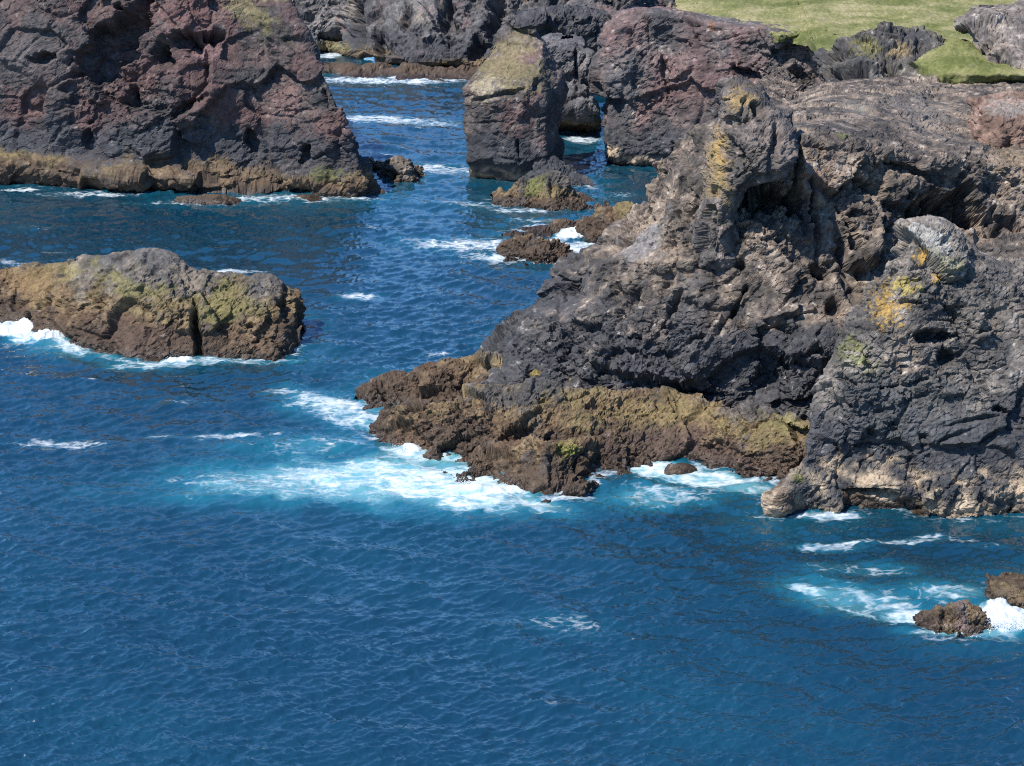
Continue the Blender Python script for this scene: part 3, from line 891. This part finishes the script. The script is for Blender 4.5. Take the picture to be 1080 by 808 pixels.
# ------------------------------------------------------------------ near buttress
B = [
    [(905, None, 140, -1), (806, 543), (850, 546), (920, 548), (1000, 550), (1080, 551), (1180, 553)],
    [(905, None, 140, 2), (820, 517, 124.3), (860, 512, 124.6), (925, 514, 124.6), (1000, 517, 124.6), (1080, 518, 124.6), (1180, 518, 124.6)],
    [(910, None, 140, 4), (842, 488, 126.6), (872, 485, 126.2), (930, 488, 126), (1002, 490, 126), (1080, 490, 126), (1180, 490, 126)],
    [(915, None, 140, 6), (849, 448, 129), (885, 440, 127.6), (940, 440, 127.3), (1006, 440, 127.3), (1080, 440, 127.3), (1180, 440, 127.3)],
    [(930, None, 140, 9), (864, 400, 130.8), (898, 392, 129), (948, 390, 128.6), (1010, 390, 128.6), (1080, 390, 128.6), (1180, 390, 128.6)],
    [(945, None, 140, 12), (905, 340, 132.5), (926, 335, 131), (962, 335, 130), (1015, 335, 130), (1080, 338, 130.5), (1180, 340, 131)],
    [(955, None, 140, 14), (930, 297, 133.5), (947, 283, 132.5), (977, 278, 131.6), (1022, 292, 132), (1080, 306, 133), (1180, 310, 134)],
    [(965, None, 140, 15), (950, 258, 135), (962, 242, 134.5), (986, 238, 134.2), (1030, 266, 135.5), (1085, 286, 136.5), (1180, 290, 138)],
    [(975, None, 142, 14), (962, None, 139.5, 16), (968, None, 139, 17), (990, None, 139, 16.5), (1035, None, 140, 14), (1090, None, 141, 13), (1180, None, 142, 13)],
    [(980, None, 145, 6), (970, None, 145, 6), (975, None, 145, 6), (995, None, 145, 6), (1040, None, 146, 6), (1090, None, 147, 6), (1180, None, 147, 6)],
]
rock('cliff', net_from(B), dict(
    seed=41, amp=.62, size=.7, black=(4, 7.2), pale=(.25, 2.6), guano=.4, tan=.35, brown=.3,
    grey=((.058, .054, .051), (.175, .150, .125)),
    dents=[(985, 352, 30, 9, 8, 2.2), (1000, 375, 14, 10, 0, 1.4), (920, 527, 30, 8, 0, 2.0), (915, 455, 16, 6, 15, 1.1), (975, 462, 5, 10, 20, 1.0), (890, 400, 14, 4, -25, .9), (1030, 440, 40, 3, 12, .6), (1010, 455, 26, 3, 20, .6), (1050, 430, 10, 5, 0, .9),
           (1010, 325, 24, 5, -35, 1.0), (960, 400, 60, 2.2, 10, .5), (940, 425, 50, 2, 18, .5)],
    patches=[(935, 322, 16, 21, -25, YEL, .75), (952, 300, 14, 10, 0, (.34, .27, .08), .8), (905, 375, 26, 16, -30, (.16, .16, .06), .85), (985, 250, 30, 14, -25, (.34, .32, .28), .75), (1000, 285, 26, 16, -20, (.24, .22, .13), .6), (970, 268, 8, 7, 0, YEL, .8), (988, 290, 8, 6, 0, YEL, .7),
             (960, 430, 90, 50, 0, (.075, .077, .075), .6), (845, 505, 10, 5, 0, (.14, .145, .035), .6), (818, 530, 22, 18, 0, (.085, .060, .042), .85), (1040, 330, 40, 20, 0, (.12, .105, .085), .6)]),
    label='nearest cliff buttress with orange lichen on its shoulder and tan rock at waterline', cat='cliff', group='cliffs around the bay', step=1.15)

# wave swept rocks bottom right
rock('boulder', mound([(965, 660), (980, 667), (999, 670), (1020, 670), (1035, 668), (1045, 662)], [(966, 655), (981, 649), (1006, 640), (1022, 641), (1038, 641), (1044, 656)], 1.6, 2, n=9),
     dict(seed=43, amp=1.3, size=.22, brown=.9, guano=.4, grey=((.06, .045, .04), (.14, .1, .09))), label='low weedy rock with water draining off it, beside a taller brown block', cat='rock', group=WR, step=.9)
rock('boulder', rings([(668, 1040, 1150, 107.0, 5), (654, 1040, 1150, 107.2, 5), (640, 1041, 1150, 107.5, 4.6), (628, 1042, 1148, 108.0, 4.2), (620, 1047, 1145, 108.5, 3.6)], k=20, pw=3.2),
     dict(seed=44, amp=.9, size=.25, brown=.6, grey=((.045, .034, .026), (.115, .082, .05)), dents=[(1058, 632, 14, 5, 0, .6)]), closed=True, label='square brown block of rock above white surge, frontmost at the frame edge', cat='rock', group=WR, step=.9)

# ------------------------------------------------------------------ sea
def fft_sea(n, L, wind, amp, lmin, seed, dirv, spread=2.0):
    r = np.random.default_rng(seed)
    k = np.fft.fftfreq(n, L / n) * 2 * np.pi
    kx, ky = np.meshgrid(k, k)
    kk = np.hypot(kx, ky)
    kk[0, 0] = 1
    Lp = wind ** 2 / 9.81
    c = (kx * dirv[0] + ky * dirv[1]) / kk
    ph = np.exp(-1 / (kk * Lp) ** 2) / kk ** 4 * (np.abs(c) ** spread * .96 + .04) * np.exp(-(kk * lmin) ** 2)
    ph[0, 0] = 0
    h = np.fft.ifft2(np.sqrt(ph) * (r.normal(size=(n, n)) + 1j * r.normal(size=(n, n)))) 
    H = np.fft.fft2(h.real)
    h = h.real
    s = amp / h.std()
    dx = np.fft.ifft2(-1j * kx / kk * H).real
    dy = np.fft.ifft2(-1j * ky / kk * H).real
    return h * s, dx * s, dy * s


def samp(T, x, y, L):
    n = T.shape[0]
    u, v = (x / L % 1) * n, (y / L % 1) * n
    i, j = np.floor(u).astype(int), np.floor(v).astype(int)
    fu, fv = u - i, v - j
    i %= n
    j %= n
    i1, j1 = (i + 1) % n, (j + 1) % n
    return (T[j, i] * (1 - fu) + T[j, i1] * fu) * (1 - fv) + (T[j1, i] * (1 - fu) + T[j1, i1] * fu) * fv


Yd = [78.0]
while Yd[-1] < 345:
    Yd.append(Yd[-1] + .115 * (Yd[-1] / 95) ** 1.8)
Yl = np.array([-1500, -600, -200, -60, 0, 40, 60, 72] + Yd + [360, 400, 480, 650, 1000, 2000, 5000, 9000])
ud = np.linspace(-1.3, 1.3, 1250)
ul = np.concatenate([[-60, -25, -10, -5, -3, -2, -1.6, -1.42], ud, [1.42, 1.6, 2, 3, 5, 10, 25, 60]])
YY, UU = np.meshgrid(Yl, ul, indexing='ij')
XX = UU * np.maximum(YY, 70) * (540 / FPX) * 1.06
X, Y = XX.ravel(), YY.ravel()
dirv = np.array([-.35, -.94])
T1 = fft_sea(1024, 190.0, 3.2, .085, .15, 3, dirv / np.hypot(*dirv), 4)
d2 = np.array([.16, -.987])
T2 = fft_sea(1024, 67.0, 1.6, .068, .02, 5, d2, 9)
T3 = fft_sea(512, 23.0, .95, .019, .01, 8, np.array([.05, -.9987]), 7)
inner = sstep(1.42, 1.25, np.abs(UU.ravel())) * sstep(355, 335, Y) * sstep(74, 80, Y)
H1, DX1, DY1 = (samp(t, X, Y, 190.0) for t in T1)
H2, DX2, DY2 = (samp(t, X * .94 + Y * .34, Y * .94 - X * .34, 67.0) for t in T2)
P2 = np.stack([X, Y, np.zeros_like(X)], -1)
gust = .75 + .5 * fbm(P2, 45, 3, 9)
H3, DX3, DY3 = (samp(t, X * .98 - Y * .2, Y * .98 + X * .2, 23.0) for t in T3)
gust3 = np.clip(1 + 1.6 * fbm(P2 * np.array([.6, 1, 1]), 9, 4, 29), .25, 1.9)
Z = (H1 + H2 * gust + H3 * gust3) * inner
X2 = X - DX1 * .6 * inner - DX2 * .3 * inner - DX3 * .2 * inner
Y2 = Y - DY1 * .6 * inner - DY2 * .3 * inner - DY3 * .2 * inner

# distance to the rocks, on a coarse grid
W = np.concatenate(WATERLINE)
W = W[::2]
kd = kdtree.KDTree(len(W))
for i, p in enumerate(W):
    kd.insert((p[0], p[1], 0), i)
kd.balance()
gx = np.arange(-110, 110.1, .8)
gy = np.arange(76, 350.1, .8)
D = np.empty((len(gy), len(gx)), f32)
for j, yy in enumerate(gy):
    for i, xx in enumerate(gx):
        D[j, i] = kd.find((xx, yy, 0))[2]
fx = np.clip((X - gx[0]) / .8, 0, len(gx) - 1.01)
fy = np.clip((Y - gy[0]) / .8, 0, len(gy) - 1.01)
i, j = fx.astype(int), fy.astype(int)
a, b = fx - i, fy - j
dist = (D[j, i] * (1 - a) + D[j, i + 1] * a) * (1 - b) + (D[j + 1, i] * (1 - a) + D[j + 1, i + 1] * a) * b

wn1 = fbm(P2, 9, 4, 3)
wn2 = fbm(P2, 3.0, 4, 13)
ws = fbm(P2 * np.array([.45, 1, 1]), 4.0, 4, 23)
foam = np.zeros(len(X), f32)
aer = np.zeros(len(X), f32)
# (px, py, rx, ry, slope, foam, aeration): patches of broken water, laid on the sea at their real size
PATCH = [
    (400, 512, 210, 26, .02, .44, .75), (300, 500, 120, 14, .0, .46, .6), (230, 505, 70, 10, -.05, .42, .4),
    (470, 512, 120, 24, .12, .80, .9), (385, 500, 120, 26, -.05, .62, .85), (280, 515, 110, 12, -.08, .40, .5), (450, 480, 60, 14, .1, .66, .8), (560, 530, 60, 12, .2, .6, .7),
    (355, 430, 72, 17, .2, .66, .6), (400, 447, 40, 7, .1, .5, .6), (330, 470, 90, 16, 0, .30, .45),
    (735, 501, 85, 12, .12, .74, .9), (690, 492, 40, 7, 0, .8, .9), (690, 525, 90, 14, -.05, .42, .5), (790, 515, 50, 10, .1, .45, .7),
    (905, 632, 85, 22, .15, .44, .55), (855, 622, 36, 6, .15, .56, .7), (905, 645, 36, 6, .3, .55, .6), (1000, 625, 60, 12, 0, .42, .5), (965, 650, 48, 11, .05, .85, .9), (1010, 668, 70, 5, 0, .66, .8), (1062, 655, 40, 18, 0, .95, .9), (900, 600, 70, 8, 0, .38, .3),
    (930, 573, 95, 4, -.03, .52, .25), (870, 577, 45, 4, .05, .55, .3), (985, 568, 40, 4, -.06, .5, .2), (1045, 578, 40, 3, 0, .3, .1),
    (378, 313, 26, 5, 0, .80, .3), (590, 657, 70, 12, .05, .38, .1), (250, 459, 66, 3.5, -.03, .56, .2), (60, 468, 66, 6, .02, .42, .1), (190, 425, 40, 4, 0, .36, .1),
    (490, 258, 72, 9, .04, .66, .6), (540, 272, 60, 6, .05, .6, .5), (617, 262, 38, 9, 0, .8, .7), (598, 246, 24, 7, -.3, .85, .7), (660, 262, 30, 8, 0, .75, .6),
    (425, 127, 72, 5, .04, .66, .6), (380, 125, 30, 4, 0, .6, .5), (415, 85, 95, 4, 0, .78, .4), (345, 58, 24, 4, 0, .75, .4), (612, 147, 28, 5, 0, .75, .4), (655, 205, 30, 4, 0, .4, .3),
    (455, 178, 60, 6, .05, .6, .4), (400, 163, 30, 3, .1, .55, .3), (500, 216, 40, 4, .05, .55, .4), (545, 222, 50, 3, .05, .5, .4), (570, 232, 40, 4, 0, .45, .4), (620, 196, 30, 3, 0, .5, .2),
    (290, 210, 110, 5, 0, .66, .6), (200, 214, 70, 4, 0, .5, .4), (100, 205, 70, 3, 0, .55, .3), (20, 200, 40, 2.5, 0, .6, .2),
    (20, 352, 42, 9, .25, .92, .8), (70, 365, 34, 7, .3, .85, .7), (60, 362, 90, 12, .2, .4, .5), (235, 381, 90, 5, -.02, .58, .5), (150, 385, 50, 5, 0, .42, .5), (110, 376, 40, 5, .2, .48, .5),
    (235, 287, 45, 3, 0, .7, .3), (10, 277, 30, 4, .1, .45, .1), (465, 373, 22, 3, 0, .5, .1), (40, 240, 30, 3, 0, .3, .1),
    (860, 545, 70, 4, 0, .6, .4), (300, 412, 30, 3, 0, .5, .2), (170, 460, 26, 2.5, 0, .5, .2), (410, 270, 30, 2.5, 0, .4, .2), (60, 265, 40, 2.5, 0, .35, .1),
]
for (px, py, rx, ry, sl, fo, ae) in PATCH:
    cx, cy, _ = atZ(px, py)
    k = cy / FPX * 1.04
    Rx = rx * k
    Ry = abs(atZ(px, py - ry)[1] - atZ(px, py + ry)[1]) / 2
    ky_ = abs(atZ(px, py + 1)[1] - cy) / k
    m0 = (np.abs(X - cx) < Rx * 2.4) & (np.abs(Y - cy) < Ry * 2.4 + Rx * abs(sl) * ky_ * 2.4)
    dx, dy = X[m0] - cx, Y[m0] - cy
    dy = dy + dx * sl * ky_
    r = np.sqrt((dx / Rx) ** 2 + (dy / Ry) ** 2)
    rr = r + wn1[m0] * .5 + wn2[m0] * .35
    v = sstep(1.35, .25, rr) * fo * (1 + ws[m0] * .6)
    foam[m0] = np.maximum(foam[m0], v)
    v = sstep(1.6, .2, rr) * ae * (1 if py > 300 else .5)
    aer[m0] = np.maximum(aer[m0], v)
shore = sstep(2.6, .2, dist + wn1 * 1.6 + wn2 * .8)
foam = np.maximum(np.minimum(foam, .66) * .97, shore * (.22 + .45 * sstep(-.05, .4, wn1 + wn2 * .4)))
aer = np.maximum(aer, sstep(6, .5, dist + wn1 * 3) * .12)
# little whitecaps on the steepest crests
cap = sstep(.70, 1.05, H1 / .085 * .30 + ws * .55 + wn1 * .35) * inner
foam = np.clip(np.maximum(foam, cap * .42), 0, 1)
for (px, py, rx, ry, hh) in ((1064, 655, 32, 11, .5), (1050, 642, 14, 5, .7), (15, 350, 34, 7, .9), (52, 358, 22, 5, 1.0), (436, 475, 14, 5, .6), (520, 516, 40, 5, .4), (605, 248, 16, 4, .8), (190, 381, 18, 3, .5)):
    cx, cy, _ = atZ(px, py)
    k = cy / FPX * 1.04
    Ry = abs(atZ(px, py - ry)[1] - atZ(px, py + ry)[1]) / 2
    m = np.exp(-((X - cx) / (rx * k)) ** 2 - ((Y - cy) / Ry) ** 2)
    Z += hh * m * (.7 + .6 * wn2 + .6 * fbm(P2, .7, 4, 71)) * sstep(.05, .3, m)
    foam = np.maximum(foam, sstep(.25, .6, m + wn2 * .3) * .95)
Z += sstep(.5, 1.0, foam) * (.10 + .20 * fbm(P2, .8, 3, 44)) * inner
Gs = np.stack([X2, Y2, Z], -1).reshape(YY.shape + (3,))
me = mesh_from_grid('water', Gs, None, None, MAT_WATER)
for nm, arr in (('foam', foam), ('aer', aer)):
    at = me.attributes.new(nm, 'FLOAT', 'POINT')
    at.data.foreach_set('value', arr.astype(f32))
wo = bpy.data.objects.new('water', me)
COL.objects.link(wo)
wo['kind'] = 'structure'

# ------------------------------------------------------------------ spray thrown up at the rocks
def spray(jobs, label):
    V, Fc = [], []
    ico = np.array([(0, 0, 1), (1, 0, 0), (0, 1, 0), (-1, 0, 0), (0, -1, 0), (0, 0, -1)], float)
    tri = [(0, 1, 2), (0, 2, 3), (0, 3, 4), (0, 4, 1), (5, 2, 1), (5, 3, 2), (5, 4, 3), (5, 1, 4)]
    r = np.random.default_rng(len(label))
    for (px0, py0, px1, py1, n, h, wid) in jobs:
        a, b = np.array(atZ(px0, py0)), np.array(atZ(px1, py1))
        jets = r.random(7)
        jh = .35 + .65 * r.random(7) ** 1.5
        for q in range(int(n * .8)):
            t = r.random()
            w = np.exp(-((jets - t) / .09) ** 2)
            hh = h * (0.25 + (w * jh).max())
            u = r.random() ** 1.9
            p = a + (b - a) * t + np.array([r.normal() * wid * (.4 + u), r.normal() * wid * (.5 + .5 * u), hh * u])
            s = (.010 + .03 * r.random() ** 4) * (1.35 - u)
            M = ico * s * np.array([1 + .5 * r.random(), 1, .8 + .6 * r.random()])
            o = len(V)
            V += [tuple(x) for x in (p + M)]
            Fc += [tuple(o + i for i in f) for f in tri]
    me = bpy.data.meshes.new('sea_spray')
    me.from_pydata(V, [], Fc)
    me.materials.append(MAT_SPRAY)
    o = bpy.data.objects.new('sea_spray', me)
    COL.objects.link(o)
    o['kind'] = 'stuff'
    o['label'] = label
    o['category'] = 'spray'


spray([(-10, 343, 30, 350, 1500, 1.6, .35), (34, 352, 62, 360, 900, 1.8, .3), (60, 360, 85, 369, 500, .8, .3), (175, 381, 200, 381, 400, .9, .25)], 'white spray breaking on the long low islet')
spray([(415, 473, 440, 478, 700, .9, .3), (480, 508, 550, 517, 900, .7, .3), (440, 480, 480, 484, 300, .4, .3)], 'white spray along the brown shelf of the headland')
spray([(1042, 664, 1085, 664, 2600, 1.5, .35), (1040, 650, 1062, 648, 900, 1.4, .3), (975, 668, 1035, 671, 500, .35, .2)], 'white surge pouring between the two rocks at the frame edge')
spray([(596, 250, 618, 240, 500, .9, .4), (535, 277, 600, 279, 300, .5, .3)], 'white spray among the channel rocks')

# ------------------------------------------------------------------ light
sv = Vector((-.54, -.37, .93)).normalized()
sun_d = bpy.data.lights.new('sun', 'SUN')
sun_d.energy = 5.0
sun_d.angle = math.radians(.5)
sun_d.color = (1.0, .955, .89)
sun = bpy.data.objects.new('sun', sun_d)
COL.objects.link(sun)
sun.location = (-60, -40, 120)
sun.rotation_euler = sv.to_track_quat('Z', 'Y').to_euler()
w = bpy.data.worlds.new("World")
sc.world = w
w.use_nodes = True
nt = w.node_tree
bg = nt.nodes['Background']
sky = nt.nodes.new('ShaderNodeTexSky')
sky.sky_type = 'NISHITA'
sky.sun_disc = False
sky.sun_elevation = math.asin(sv.z)
sky.sun_rotation = math.atan2(sv.x, sv.y)
sky.altitude = 30
sky.dust_density = .1
sky.ozone_density = 3.5
tint = nt.nodes.new('ShaderNodeVectorMath')
tint.operation = 'MULTIPLY'
tint.inputs[1].default_value = (.66, .96, 1.26)
nt.links.new(sky.outputs[0], tint.inputs[0])
nt.links.new(tint.outputs[0], bg.inputs[0])
bg.inputs[1].default_value = .118

sc.cycles.filter_width = 1.1
sc.cycles.use_denoising = False
sc.cycles.sample_clamp_direct = .8
sc.cycles.sample_clamp_indirect = 2
sc.view_settings.view_transform = 'Standard'
sc.view_settings.look = 'None'
sc.view_settings.exposure = 0.64
sc.view_settings.gamma = 1
sc.view_settings.use_curve_mapping = False
